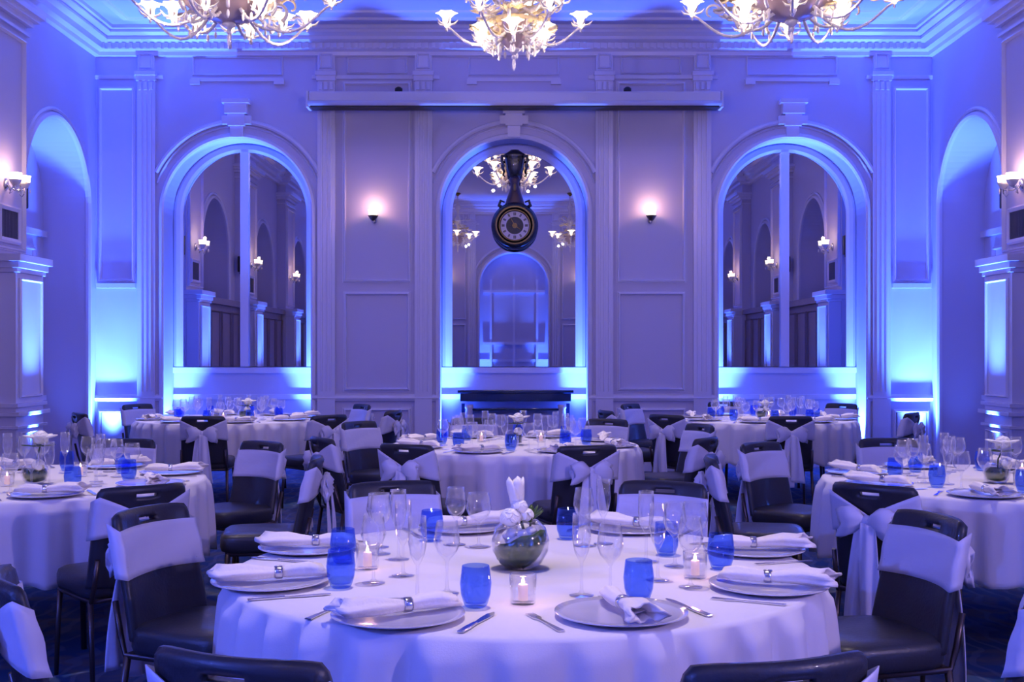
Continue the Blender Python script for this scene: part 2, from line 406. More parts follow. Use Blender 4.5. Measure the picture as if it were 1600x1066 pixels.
side_wall(f_left, -1); side_wall(f_right, 1)

# ---------------------------------------------------------------- mirrors
def mirror(fr, a, label, mull):
    t = empty('arched_mirror', fr(a, 1.23, -.42))
    inv = Matrix.Translation(-Vector(fr(a, 1.23, -.42)))
    def g(u, z, n): return tuple(inv @ Vector(fr(u, z, n - .42)))
    path = [(a - .765, 1.24)] + arc(a, 3.11, .765) + [(a + .765, 1.24)]
    b = MB(); b.rings([[g(u, z, .02) for u, z in path], [g(u, z, .04) for u, z in path]], smooth=False); b.build('mirror_glass', 'mirror', t)
    b = MB(); sweep(b, path, [(-.012, .02), (-.012, .06), (.02, .075), (.07, .07), (.11, .03), (.11, .0), (-.0, .0)], g); b.build('frame', 'trim', t)
    if mull:
        b = MB(); vs = [g(u, z, n) for n in (.035, .085) for z in (1.24, 3.86) for u in (a - .05, a + .05)]
        b.add(vs, [(0, 2, 3, 1), (4, 5, 7, 6), (0, 1, 5, 4), (1, 3, 7, 5), (3, 2, 6, 7), (2, 0, 4, 6)]); b.build('mullion', 'trim', t)
    tag(t, label, 'mirror', None)
mirror(f_back, AX[0], 'tall arched mirror split by a mullion, behind the far left table', True)
mirror(f_back, AX[1], 'tall arched wall mirror behind the round hanging clock', False)
mirror(f_back, AX[2], 'tall arched mirror split by a mullion, behind the far right table', True)
# window in the rear arches (seen only in the mirrors)
for i, a in enumerate([-3.31, 0, 3.29]):
    g = lambda u, z, n: f_rear(u, z, n - .42); b = MB()
    for u in (-.6, 0, .6): fbox(b, g, a + u - .03, a + u + .03, .2, 3.3, 0, .06)
    for z in (.2, 1.6, 2.95): fbox(b, g, a - .8, a + .8, z, z + .07, 0, .07)
    tag(b.build('window_%d' % (i + 1), 'trim'), kind='structure')

# ---------------------------------------------------------------- projector screen casing
t = empty('projector_screen', (0.01, 13.57, 4.30))
MB().box(-2.40, 2.40, -.10, .12, .03, .155).build('casing', 'screen', t, bevel=.02)
b = MB(); b.tube([(-2.41, -.075, .02), (2.41, -.075, .02)], .036, 12); b.build('roller', 'screen', t)
b = MB(); b.box(-2.38, 2.38, -.09, .10, -.03, -.012); b.build('weight_bar', 'black', t)
for x in (-1.36, 1.32):
    b = MB(); b.lathe([(.025, 0), (.045, .02), (.045, .05), (.02, .07)], 12, (x, 0, .155)); b.build('bracket', 'black', t)
    MB().box(x - .02, x + .02, 0, .20, .12, .16).build('bracket', 'black', t)
for x in (-2.415, 2.415):
    MB().box(x - .015, x + .015, -.10, .12, -.03, .16).build('end_cap', 'screen', t, bevel=.004)
tag(t, 'long white projector screen casing mounted above the arches', 'projector screen')

# ---------------------------------------------------------------- clock
t = empty('hanging_clock', (0.01, 13.98, 2.94))
def ring(m, r0, r1, y0, y1, seg=48):
    pr = [(r0, y1), (r0, y0), (r1, y0), (r1, y1)]
    rs = [[(r * math.cos(2 * PI * j / seg), y, r * math.sin(2 * PI * j / seg)) for r, y in pr] for j in range(seg)]
    m.rings(rs, closed=True, smooth=False, loop=True)
def disc(m, r, y0, y1, seg=48):
    m.rings([[(r * math.cos(2 * PI * j / seg), y, r * math.sin(2 * PI * j / seg)) for j in range(seg)] for y in (y0, y1)], smooth=False)
b = MB(); rs = []
for r, y in ((.19, -.02), (.195, -.075), (.22, -.10), (.25, -.095), (.28, -.06), (.285, .0), (.27, .11), (.19, .11)):
    rs.append([(r * math.cos(2 * PI * j / 48), y, r * math.sin(2 * PI * j / 48)) for j in range(48)])
b.rings(rs, cap=False); b.build('case', 'clockcase', t)
b = MB(); ring(b, .215, .228, -.112, -.09); ring(b, .18, .19, -.10, -.05); b.build('bezel', 'gold', t)
b = MB(); disc(b, .192, -.045, .10); b.build('dial', 'clockcase', t)
b = MB(); ring(b, .105, .172, -.055, -.04); b.build('chapter_ring', 'enamel', t)
for k in range(12):
    a = k * PI / 6; b = MB(); n = 2 if k % 3 else 3
    for q in range(n):
        off = (q - (n - 1) / 2) * .011
        c0 = Vector((math.sin(a), 0, math.cos(a))); tn = Vector((math.cos(a), 0, -math.sin(a)))
        vs = [c0 * r + tn * (off + w_) + Vector((0, y, 0)) for y in (-.059, -.054) for r in (.122, .158) for w_ in (-.0035, .0035)]
        b.add(vs, [(0, 2, 3, 1), (4, 5, 7, 6), (0, 1, 5, 4), (1, 3, 7, 5), (3, 2, 6, 7), (2, 0, 4, 6)])
    b.build('numeral', 'clockcase', t)
b = MB(); disc(b, .03, -.065, -.045, 20); b.build('centre_boss', 'gold', t)
for a, L in ((2.2, .085), (-.5, .12)):
    b = MB(); d = Vector((math.sin(a), 0, math.cos(a))); tn = Vector((math.cos(a), 0, -math.sin(a)))
    b.rings([[tuple(d * -.02 + tn * s * .006 + Vector((0, y, 0))) for s, y in ((-1, -.07), (1, -.07), (1, -.066), (-1, -.066))],
             [tuple(d * L + tn * s * .002 + Vector((0, y, 0))) for s, y in ((-1, -.07), (1, -.07), (1, -.066), (-1, -.066))]], smooth=False)
    b.build('hand', 'gold', t)
b = MB(); rs = []
for z, w_, d_ in ((.20, .13, .07), (.28, .115, .07), (.33, .10, .07), (.40, .075, .06), (.47, .055, .055), (.52, .05, .05), (.56, .075, .055), (.60, .05, .05)):
    rs.append([(w_ * math.cos(q * PI / 8) * (1 + .08 * math.sin(q * 2)), .02 + d_ * math.sin(q * PI / 8), z) for q in range(16)])
b.rings(rs); b.build('neck', 'clockbrown', t)
b = MB(); rs = []
for z, w_, d_ in ((.58, .04, .045), (.63, .09, .06), (.70, .10, .07), (.78, .115, .07), (.83, .12, .07), (.86, .14, .08), (.885, .10, .07), (.92, .05, .04)):
    rs.append([(w_ * math.cos(q * PI / 8), .02 + d_ * math.sin(q * PI / 8), z) for q in range(16)])
b.rings(rs); b.build('crest', 'clockcase', t)
for s in (-1, 1):
    b = MB(); b.tube([(s * .09, -.02, .84), (s * .15, -.03, .84), (s * .155, -.03, .78), (s * .13, -.03, .72), (s * .145, -.03, .68), (s * .12, -.03, .66)], [.018, .02, .018, .014, .012, .008])
    b.build('scroll', 'clockcase', t)
    b = MB(); b.tube([(s * .14, -.05, .20), (s * .19, -.05, .24), (s * .17, -.05, .30), (s * .12, -.05, .28)], [.014, .02, .018, .01])
    b.build('scroll', 'clockcase', t)
b = MB(); b.ball((-.05, -.06, .80), .014); b.ball((.05, -.06, .79), .012); b.ball((0, -.05, .46), (.02, .015, .05)); b.build('gilt_mount', 'gold', t)
MB().box(-.04, .04, .09, .15, .3, .5).build('wall_bracket', 'clockcase', t)
tag(t, 'round black hanging clock with white numeral ring and scrolled crest, before the middle mirror', 'clock')

# ---------------------------------------------------------------- console table in the middle alcove
t = empty('console_table', (0.02, 13.92, 0))
MB().box(-.69, .69, -.16, .16, .93, .965).build('top', 'console', t, bevel=.005)
MB().box(-.66, .66, -.13, .14, .83, .93).build('apron', 'console', t, bevel=.004)
MB().box(-.60, .60, -.11, .10, .72, .745).build('rail', 'console', t, bevel=.004)
for x in (-.63, .63):
    MB().box(x - .02, x + .02, .0, .14, 0, .80).build('side_panel', 'console', t)
    b = MB(); b.lathe([(.05, 0), (.05, .03), (.042, .04), (.042, .74), (.05, .75), (.05, .79)], 20, (x * .88, -.10, 0)); b.build('column', 'enamel', t)
MB().box(-.53, .53, .10, .12, .05, .72).build('back_panel', 'wall', t)
tag(t, 'dark blue lacquered console with chrome columns below the middle mirror', 'console table')

# ---------------------------------------------------------------- sconces, vents, speakers
def sconce(loc, rz, label, arms, group=None):
    t = empty('wall_sconce', loc, rz)                   # local +y points into the room
    b = MB(); b.rings([[(r * .8 * math.cos(q * PI / 8), y, r * 1.3 * math.sin(q * PI / 8)) for q in range(16)] for r, y in ((.045, 0), (.045, .012), (.03, .025))]); b.build('backplate', 'silver', t)
    for s in arms:
        dx = s
        b = MB(); b.tube([(0, .02, 0), (dx * .5, .07, -.05), (dx, .13, -.04), (dx, .14, .0)], .008)
        if len(arms) > 1: b.tube([(dx, .14, -.02), (dx * 1.5, .12, -.06), (dx * 1.3, .10, -.10), (dx * .8, .10, -.08)], [.008, .007, .006, .004])
        b.build('arm', 'silver', t)
        b = MB(); b.lathe([(.012, -.035), (.03, -.02), (.05, .01), (.06, .03), (.056, .03), (.045, .012), (.02, -.01)], 18, (dx, .14, .0), mod=lambda a, z: 1 + .06 * math.cos(8 * a)); cup = b.build('cup', 'frame' if len(arms) == 1 else 'crystal', t)
        b = MB(); b.lathe([(.032, .0), (.05, .03), (.05, .06), (.06, .085), (.055, .085), (.045, .06), (.044, .03), (.02, .005)], 16, (dx, .14, .01)); b.build('glass_shade', 'lampshade', cup)
        b = MB(); b.ball((dx, .14, .06), (.018, .018, .03)); b.build('bulb', 'bulb', cup)
        if len(arms) > 1:
            for q in range(4):
                b = MB(); a = q * PI / 2 + .4; b.ball((dx + .05 * math.cos(a), .14 + .05 * math.sin(a), -.05), (.008, .008, .025), 6, 5); b.build('crystal_drop', 'crystal', t)
    tag(t, label, 'wall lamp', group)
    R = Matrix.Rotation(rz, 3, 'Z'); p = Vector(loc) + R @ Vector((0, .15, .13))
    lamp('POINT', p, (1.0, 0.50, 0.36), 2.6, 0.02)
    p = Vector(loc) + R @ Vector((0, .09, .0)); return t
sconce((-1.66, YB - .001, 3.0), PI, 'small cup wall lamp between the far left mirror and the middle mirror', (0,))
sconce((1.62, YB - .001, 3.0), PI, 'small cup wall lamp between the middle mirror and the far right mirror', (0,))
names = ['nearest the mirrors', 'second from the mirrors', 'third from the mirrors', 'nearest the rear wall']
for i, py in enumerate(PIERS):
    for s, side in ((-1, 'left'), (1, 'right')):
        sconce((s * (XW - .18), py - .02, 3.0), -PI / 2 * (-s) if False else (-PI / 2 if s < 0 else PI / 2), 'two-armed crystal wall lamp on the %s wall pier %s' % (side, names[i]), (-.10, .10))
        g = f_left if s < 0 else f_right
        if i < 2:
            t = empty('air_vent', g(py + .02, 2.45, .18))
            iv = -Vector(g(py + .02, 2.45, .18))
            def gg(u, z, n, g=g, iv=iv): return tuple(Vector(g(u, z, n)) + iv)
            b = MB(); sweep(b, [(py - .18, 2.47), (py - .18, 2.79), (py + .24, 2.79), (py + .24, 2.47)], [(-.03, .18), (-.03, .21), (.0, .22), (.02, .20), (.02, .18)], gg, True); b.build('frame', 'trim', t)
            b = MB(); fbox(b, gg, py - .16, py + .22, 2.49, 2.77, .18, .19)
            for k in range(12): fbox(b, gg, py - .15 + k * .031, py - .14 + k * .031, 2.49, 2.77, .185, .205)
            b.build('grille', 'grille', t)
            tag(t, 'grey louvred air vent on the %s wall pier %s' % (side, names[i]), 'vent')
            t = empty('wall_speaker', g(py + .49, 2.97, .12)); c = Vector(t.location)
            MB().box(-.05, .05, -.04, .05, -.13, .15).build('cabinet', 'black', t, bevel=.012)
            b = MB(); b.ball((0, 0, -.15), (.03, .03, .02)); b.build('bracket', 'black', t)
            tag(t, 'small black speaker on the far edge of the %s wall pier %s' % (side, names[i]), 'speaker')
for a in (-3.29, 0, 3.31):
    pass
for x, nm in ((-1.66, 'left'), (1.62, 'right')):
    sconce((x, YR + .001, 3.2), 0, 'cup wall lamp on the rear wall, %s of the middle arch' % nm, (0,))

# ---------------------------------------------------------------- chandeliers
def chandelier(loc, R, tiers, label, seed, low=False):
    rnd = random.Random(seed); t = empty('chandelier', loc)      # origin: bottom of the bowl
    b = MB(); b.lathe([(.012, ZC - loc[2]), (.012, 1.0), (.05, .95), (.07, .88), (.03, .80), (.03, .70), (.08, .62), (.09, .52), (.035, .45), (.03, .34), (.06, .25), (.05, .12)], 16); b.build('stem', 'crystal', t)
    b = MB(); b.lathe([(.05, ZC - loc[2] - .001), (.08, ZC - loc[2] - .02), (.02, ZC - loc[2] - .08)], 16); b.build('ceiling_rose', 'gold', t)
    br = R * (.50 if R > .7 else .30); bz = 1.35 if R > .7 else 1.0
    b = MB(); b.lathe([(.02, .0), (br * .35, .02 * bz), (br * .72, .09 * bz), (br * .93, .15 * bz), (br, .20 * bz), (br * 1.06, .22 * bz), (br * .9, .21 * bz), (br * .5, .14 * bz), (.02, .09)], 48, mod=lambda a, z: 1 + .05 * math.cos(24 * a)); b.build('bowl', 'bowl', t)
    b = MB(); b.lathe([(br * 1.0, .20 * bz), (br * 1.10, .22 * bz), (br * 1.12, .25 * bz), (br * 1.0, .26 * bz)], 48, mod=lambda a, z: 1 + .06 * math.cos(16 * a)); b.build('bowl_rim', 'amber', t)
    b = MB(); b.lathe([(.05, .01), (.06, -.01), (.03, -.03), (.014, -.045)], 14); b.ball((0, 0, -.065), .022)
    b.build('finial', 'crystal', t)
    b = MB(); b.ball((0, 0, -.13), (.016, .016, .055)); b.build('crystal_drop', 'crystal', t)
    for k in range(8):
        a = (k + .5) * PI / 4 + .2; q = (br * .75 * math.cos(a), br * .75 * math.sin(a))
        b = MB(); b.ball((q[0], q[1], .03), .012, 8, 6); b.ball((q[0], q[1], -.02), (.012, .012, .032), 8, 6); b.build('crystal_drop', 'crystal', t)
    def flower(parent, c, s, out):
        b = MB(); b.lathe([(.012 * s, -.05 * s), (.03 * s, -.02 * s), (.035 * s, .03 * s), (.055 * s, .06 * s), (.085 * s, .07 * s), (.08 * s, .075 * s), (.045 * s, .062 * s), (.02 * s, .02 * s)], 18, c, mod=lambda a, z: 1 + (.16 if z > .05 * s else .04) * math.cos(6 * a)); cup = b.build('flower_cup', 'lampshade', parent)
        b = MB()
        for q in range(5):
            a = q * 2 * PI / 5; d = Vector((math.cos(a), math.sin(a), 0)); b.tube([Vector(c) + d * .02 * s + Vector((0, 0, -.03 * s)), Vector(c) + d * .07 * s + Vector((0, 0, -.02 * s)), Vector(c) + d * .10 * s + Vector((0, 0, .015 * s))], [.006 * s, .010 * s, .003 * s], 6)
        b.build('petal_collar', 'crystal', cup)
    for zi, rr, n, off, cz, sag in tiers:
        for k in range(n):
            a = off + k * 2 * PI / n; d = Vector((math.cos(a), math.sin(a), 0)); b = MB(); pts = []
            for i in range(15):
                u = i / 14; r = .06 + (rr - .06) * u; z = zi - sag * math.sin(PI * min(1, u * 1.02)) + (cz - zi) * u * u
                pts.append(d * r + Vector((0, 0, z)))
            b.tube(pts, [.017 - .007 * i / 14 for i in range(15)], 8)
            for i in range(2, 13, 2): b.ball(pts[i], .021 - .0006 * i, 8, 5)
            arm = b.build('arm', 'crystal', t)
            flower(arm, tuple(d * rr + Vector((0, 0, cz + .04))), 1.0 if R < .7 else 1.05, d)
            b = MB(); b.ball(tuple(d * rr + Vector((0, 0, cz - .03))), (.012, .012, .02), 8, 6); b.build('crystal_drop', 'crystal', arm)
    for k in range(14 if R > .7 else 8):                  # scrolls hugging the underside of the bowl
        a = k * 2 * PI / (14 if R > .7 else 8); d = Vector((math.cos(a), math.sin(a), 0)); b = MB(); pts = []
        for i in range(13):
            u = i / 12; ang = -1.2 + u * 4.6; rad = .085 * (1 - .5 * u)
            pts.append(d * (br * .95) + Vector((0, 0, .10)) + (d * math.cos(ang) + Vector((0, 0, math.sin(ang)))) * rad)
        b.tube(pts, [.017 - .0008 * i for i in range(13)], 7); sc_ = b.build('scroll', 'crystal', t)
        b = MB(); b.ball(tuple(d * (br * .98) + Vector((0, 0, -.03))), (.013, .013, .035), 8, 6); b.build('crystal_drop', 'crystal', sc_)
    nl = 36 if R > .6 else 16
    for k in range(nl):                                 # leaves, blossoms and curls filling the middle
        a = k * 2.399 + .3; r = br + R * (-.02 + .34 * rnd.random()); z = .12 + .62 * rnd.random() * (1 - .3 * r / R); d = Vector((math.cos(a), math.sin(a), 0)); b = MB(); tn = Vector((-d.y, d.x, 0))
        c0 = d * .05 + Vector((0, 0, z - .05)); pts = [c0]
        for i in range(1, 12):
            u = i / 11; ang = u * 4.4; rad = .075 * (1 - .55 * u)
            pts.append(d * r + Vector((0, 0, z)) + (d * -math.cos(ang) + Vector((0, 0, math.sin(ang)))) * rad * (1 if k % 2 else -1) + tn * .02 * math.sin(3 * u))
        b.tube(pts, [.015 - .0007 * i for i in range(12)], 6)
        b.build('curl', 'crystal' if k % 3 else 'amber', t)
    for k in range(34 if R > .6 else 14):
        a = k * 2.399 + 1.1; r = br + R * (.02 + .26 * rnd.random()); z = .10 + .5 * rnd.random(); c = Vector((r * math.cos(a), r * math.sin(a), z)); b = MB()
        for q in range(6):
            ph = q * PI / 3; dd = Vector((math.cos(ph), math.sin(ph), .35)).normalized()
            rot = dd.to_track_quat('X', 'Z').to_matrix(); b.ball(c + dd * .035, (.045, .022, .009), 6, 5, rot)
        b.ball(c, .012, 6, 5); b.build('blossom', 'amber' if k % 2 else 'crystal', t)
    tag(t, label, 'chandelier')
    for k in range(4):
        a = k * PI / 2 + .6; lamp('POINT', (loc[0] + R * .66 * math.cos(a), loc[1] + R * .66 * math.sin(a), loc[2] - .02), (1.0, 0.78, 0.72), 2.8, 0.02)
    lamp('POINT', (loc[0], loc[1], loc[2] + .42), (1.0, 0.80, 0.66), 5, 0.03)
# tiers: hub height, radius, count, angle offset, cup height, sag
chandelier((0.0, 10.0, 4.03), .61, [(.20, .58, 6, 0.02, .20, .16), (.16, .30, 6, .50, .06, .10), (.40, .42, 6, .25, .42, .12)], 'crystal chandelier hanging in front of the middle mirror', 3)
side_t = [(.26, .84, 7, .0, .16, .30), (.16, .44, 6, .35, -.0, .12), (.45, .55, 7, .2, .42, .18)]
chandelier((-2.33, 9.47, 4.10), .84, side_t, 'large crystal chandelier hanging before the far left mirror', 5)
chandelier((2.27, 9.47, 4.12), .84, side_t, 'large crystal chandelier hanging before the far right mirror', 9)
chandelier((-1.35, .55, 4.0), .50, [(.20, .46, 5, 0.3, .18, .14)], 'smaller chandelier over the rear end of the hall, near the left wall', 11)
chandelier((1.35, .55, 4.0), .50, [(.20, .46, 5, 0.3, .18, .14)], 'smaller chandelier over the rear end of the hall, near the right wall', 13)

# ---------------------------------------------------------------- tables
TABLES = {'front': (0.03, 3.60), 'left': (-2.52, 6.0), 'right': (2.52, 6.0), 'middle': (0.0, 8.37), 'far left': (-2.85, 11.6), 'far right': (2.50, 11.6)}
TD = {'front': 'nearest table', 'left': 'left wall table', 'right': 'right wall table', 'middle': 'central table', 'far left': 'far left table', 'far right': 'far right table'}
TR_, TZ = 0.915, 0.75
def table_base(c, lab):
    t = empty('round_table', (c[0], c[1], 0))
    b = MB(); b.lathe([(.875, .715), (.888, .72), (.888, .735), (.875, .742)], 64); b.build('tabletop', 'wood', t)
    for k in range(4):
        a = PI / 4 + k * PI / 2; b = MB(); b.tube([(.62 * math.cos(a), .62 * math.sin(a), .716), (.66 * math.cos(a), .66 * math.sin(a), 0.0)], .014); b.build('leg', 'frame', t)
    tag(t, 'round plywood table with thin metal legs under the white cloth of the ' + lab, 'table', None); return t
def cloth(c, seed):
    rnd = random.Random(seed); ph = [rnd.random() * 6.28 for _ in range(5)]; NA = 480; rings = []
    for r in (.0005, .3, .6, .85): rings.append([(r * math.cos(2 * PI * j / NA), r * math.sin(2 * PI * j / NA), TZ) for j in range(NA)])
    hem = .37
    for i in range(16):
        t = i / 15; ring_ = []
        for j in range(NA):
            a = 2 * PI * j / NA
            q_ = 34 * a + ph[0] + 1.1 * math.sin(5 * a + ph[3]); f = (math.sin(q_) + .30 * math.sin(2 * q_ + .6)) * (.72 + .28 * math.sin(4 * a + ph[1])) + .2 * math.sin(13 * a + ph[2])
            f = max(-1.1, min(1.1, f))
            if i == 0: r, z = .882, TZ
            elif i == 1: r, z = .895, TZ - .003
            elif i == 2: r, z = .899, TZ - .012
            else:
                s = (i - 2) / 13; z = TZ - .012 - s * (TZ - .012 - hem) - .012 * f * s; r = .899 + .004 * s + .031 * (f + 1) * s ** .28
            ring_.append((r * math.cos(a), r * math.sin(a), z))
        rings.append(ring_)
    b = MB(); b.rings(rings, cap=False); o = b.build('tablecloth', 'cloth', loc=(c[0], c[1], 0), solid=.003); return o
for i, (k, c) in enumerate(TABLES.items()):
    table_base(c, TD[k]); tag(cloth(c, 20 + i), 'white cloth hanging in soft folds over the ' + TD[k], 'tablecloth', None)

# ---------------------------------------------------------------- chair
def make_chair():
    t = empty('banquet_chair')
    b = MB()                                           # seat cushion
    rs = []
    for z, k in ((.385, .90), (.39, .97), (.41, 1.0), (.45, 1.0), (.468, .975), (.478, .90), (.484, .6), (.486, .05)):
        r_ = []
        for q in range(40):
            a = 2 * PI * q / 40; ca, sa = math.cos(a), math.sin(a); e = 2 / 5.5
            r_.append((.22 * k * math.copysign(abs(ca) ** e, ca) * (1 - .04 * (sa < 0) * abs(sa)), .005 + .21 * k * math.copysign(abs(sa) ** e, sa), z))
        rs.append(r_)
    b.rings(rs); b.build('seat', 'leather', t)
    NX, NZ = 24, 26
    H0, H1 = .43, .86
    def hw(v): return .205 - .014 * v - (.016 * max(0, (v - .93) / .07) ** 2 if v > .93 else 0)
    def mid(u, v): return -.205 - .085 * v - .012 * (v * v) + .042 * u * u
    def zz(u, v): return H0 + (H1 - H0) * v - .006 * v * u ** 6
    F = []; 
    def P(i, j, side):
        u = -1 + 2 * i / NX; v = j / NZ; edge = min(1, (1 - abs(u)) / .12 + .35, (1 - v) / .06 + .35)
        return (u * hw(v), mid(u, v) + side * .021 * edge, zz(u, v))
    skip = set((i, j) for j in (23,) for i in range(9, 15))
    idx = {}; vs = []
    for side in (1, -1):
        for j in range(NZ + 1):
            for i in range(NX + 1): idx[(i, j, side)] = len(vs); vs.append(P(i, j, side))
    fs = []
    for j in range(NZ):
        for i in range(NX):
            if (i, j) in skip: continue
            for side in (1, -1): fs.append(tuple(idx[(a, c, side)] for a, c in ((i, j), (i + 1, j), (i + 1, j + 1), (i, j + 1))))
            for (di, dj, e0, e1) in ((-1, 0, (i, j), (i, j + 1)), (1, 0, (i + 1, j), (i + 1, j + 1)), (0, -1, (i, j), (i + 1, j)), (0, 1, (i, j + 1), (i + 1, j + 1))):
                nb = (i + di, j + dj)
                if nb in skip or not (0 <= nb[0] < NX and 0 <= nb[1] < NZ):
                    fs.append((idx[(*e0, 1)], idx[(*e1, 1)], idx[(*e1, -1)], idx[(*e0, -1)]))
    b = MB(); b.add(vs, fs, True); o = b.build('backrest', 'leather', t)
    b = MB()
    for s in (-1, 1): b.tube([(s * .195, .17, .378), (s * .195, -.20, .378), (s * .192, -.225, .45), (s * .188, -.25, .56)], .011)
    b.tube([(-.195, .17, .378), (.195, .17, .378)], .011); b.tube([(-.195, -.19, .378), (.195, -.19, .378)], .011); b.build('seat_frame', 'frame', t)
    for s in (-1, 1):
        b = MB(); b.tube([(s * .195, .165, .38), (s * .20, .18, .2), (s * .205, .185, 0)], [.013, .012, .010]); b.build('leg', 'frame', t)
        b = MB(); b.tube([(s * .195, -.19, .38), (s * .20, -.215, .2), (s * .205, -.245, 0)], [.013, .012, .010]); b.build('leg', 'frame', t)
    # sash: wraps the back, converges to a knot behind
    def vz(z): return (z - H0) / (H1 - H0)
    NS, NT = 64, 8; rings = []
    for j in range(NT + 1):
        tt = j / NT; r_ = []
        for i in range(NS):
            s = i / NS
            if s < .5:
                u = -1 + 4 * s; z = .640 + .165 * tt; v = vz(z); off = .027 + .003 * math.sin(9 * tt + 3 * u)
                if abs(u) > .97: off *= .85
                r_.append((u * (hw(v) + .013), mid(u, v) + off, z - .006 * u * u))
            else:
                u = 1 - 4 * (s - .5); k = 1 - abs(u) ** .85
                lo = .640 + .042 * k; hi = .828 - .103 * k; z = lo + (hi - lo) * tt; v = vz(z)
                off = -.027 - .012 * k - .005 * math.sin(tt * 16) * k
                if abs(u) > .97: off *= .85
                r_.append((u * (hw(v) + .013), mid(u, v) + off, z))
        rings.append(r_)
    b = MB(); b.rings(rings, closed=True, cap=False); sash = b.build('sash', 'sash', t, solid=.003)
    sash['label'] = 'white satin sash tied round the back'
    v = vz(.705); yk = mid(0, v) - .055
    b = MB(); b.ball((0, yk - .006, .705), (.024, .022, .028), 12, 8, ripple=.1)
    for s in (-1, 1):
        rs = []
        for i in range(9):                              # a pinched loop opening outwards
            u = i / 8; x = s * (.012 + .115 * u); wd = .018 + .048 * math.sin(min(1, u * 1.15) * PI * .62); th = .012 + .022 * math.sin(u * PI)
            zc = .708 + .012 * u - .035 * u * u
            rs.append([(x + .012 * math.cos(q * PI / 6 * 2) * u, yk - .012 + th * math.sin(q * PI / 8) * (1 + .25 * math.sin(3 * q)), zc + wd * math.cos(q * PI / 8) * (1 + .10 * math.sin(4 * q + 5 * u))) for q in range(16)])
        rs.append([(p[0] * .93, p[1], .70 + (p[2] - .70) * .55) for p in rs[-1]])
        b.rings(rs)
    b.build('bow', 'sash', sash)
    for s, ln, w0, w1 in ((-1, .46, .034, .062), (1, .41, .032, .058)):
        def fn(u, vv, s=s, ln=ln, w0=w0, w1=w1):
            wd = w0 + (w1 - w0) * vv ** .7
            x = s * (.016 + .030 * vv) + (u - .5) * 2 * wd
            return (x, yk - .020 - .012 * s + .010 * math.sin(u * 9 + 2 * vv) * (.4 + vv) - .02 * math.sin(vv * 2.6), .695 - ln * vv - .015 * (u - .5) * s)
        b = MB(); b.grid(fn, 14, 16); b.build('sash_tail', 'sash', sash, solid=.003)
    return t
chair0 = make_chair(); index_kids(); used = [False]
BK = .30                                               # distance from chair origin back to its top rail
def place_chair(x, y, tab, label, yaw=None, clock=None):
    c = TABLES[tab]
    a = math.atan2(c[1] - y, c[0] - x) if yaw is None else yaw
    v = Vector((x - c[0], y - c[1], 0)); v = v.normalized() * max(v.length, 1.50); x, y = c[0] + v.x, c[1] + v.y
    d = Vector((math.cos(a), math.sin(a), 0)); loc = Vector((x, y, 0)) + d * BK
    o = copy_tree(chair0) if used[0] else chair0; used[0] = True
    o.location = loc; o.rotation_euler = (0, 0, a - PI / 2)
    tag(o, label, 'chair', 'banquet chairs round the ' + TD[tab])
CL = {1: 'one', 2: 'two', 4: 'four', 5: 'five', 7: 'seven', 8: 'eight', 10: 'ten', 11: 'eleven', 12: 'twelve', 3: 'three', 9: 'nine'}
CHAIRS = [
 ('front', 7, -.53, 2.13), ('front', 5, .50, 2.10), ('front', 8, -1.28, 2.93), ('front', 4, 1.37, 2.93), ('front', 10, -1.27, 4.16), ('front', 2, 1.44, 4.0), ('front', 11, -.54, 5.03), ('front', 1, .66, 5.03),
 ('left', 5, -1.66, 5.0), ('left', 3, -1.08, 6.2), ('left', 1, -1.55, 7.28), ('left', 12, -2.50, 7.45),
 ('right', 7, 1.57, 4.97), ('right', 9, 1.05, 6.25), ('right', 11, 1.50, 7.2), ('right', 12, 2.42, 7.55),
 ('middle', 7, -.64, 7.10), ('middle', 5, .41, 7.08), ('middle', 8, -1.29, 7.62), ('middle', 4, 1.29, 7.62), ('middle', 10, -1.28, 9.35), ('middle', 2, 1.48, 9.0), ('middle', 11, -.36, 9.86), ('middle', 1, .80, 9.70),
 ('far left', 5, -1.62, 10.3), ('far left', 6, -2.72, 10.12), ('far left', 8, -3.98, 10.75), ('far left', 10, -3.85, 12.3), ('far left', 2, -1.62, 12.4), ('far left', 3, -1.12, 11.1),
 ('far right', 7, 1.34, 10.35), ('far right', 6, 2.42, 10.1), ('far right', 4, 3.62, 10.8), ('far right', 2, 3.46, 12.5), ('far right', 10, 1.22, 12.5), ('far right', 9, .85, 11.15), ('far right', 12, 2.38, 12.95)]
CL[6] = 'six'
EXTRA = {('front', 7): 'only the top of its back in view', ('front', 5): 'only the top of its back in view'}
for tab, ck, x, y in CHAIRS:
    face = 'bow towards the room' if y > TABLES[tab][1] else 'bow facing outwards'
    place_chair(x, y, tab, "charcoal chair with white sash at %s o'clock of the %s" % (CL[ck], TD[tab]))

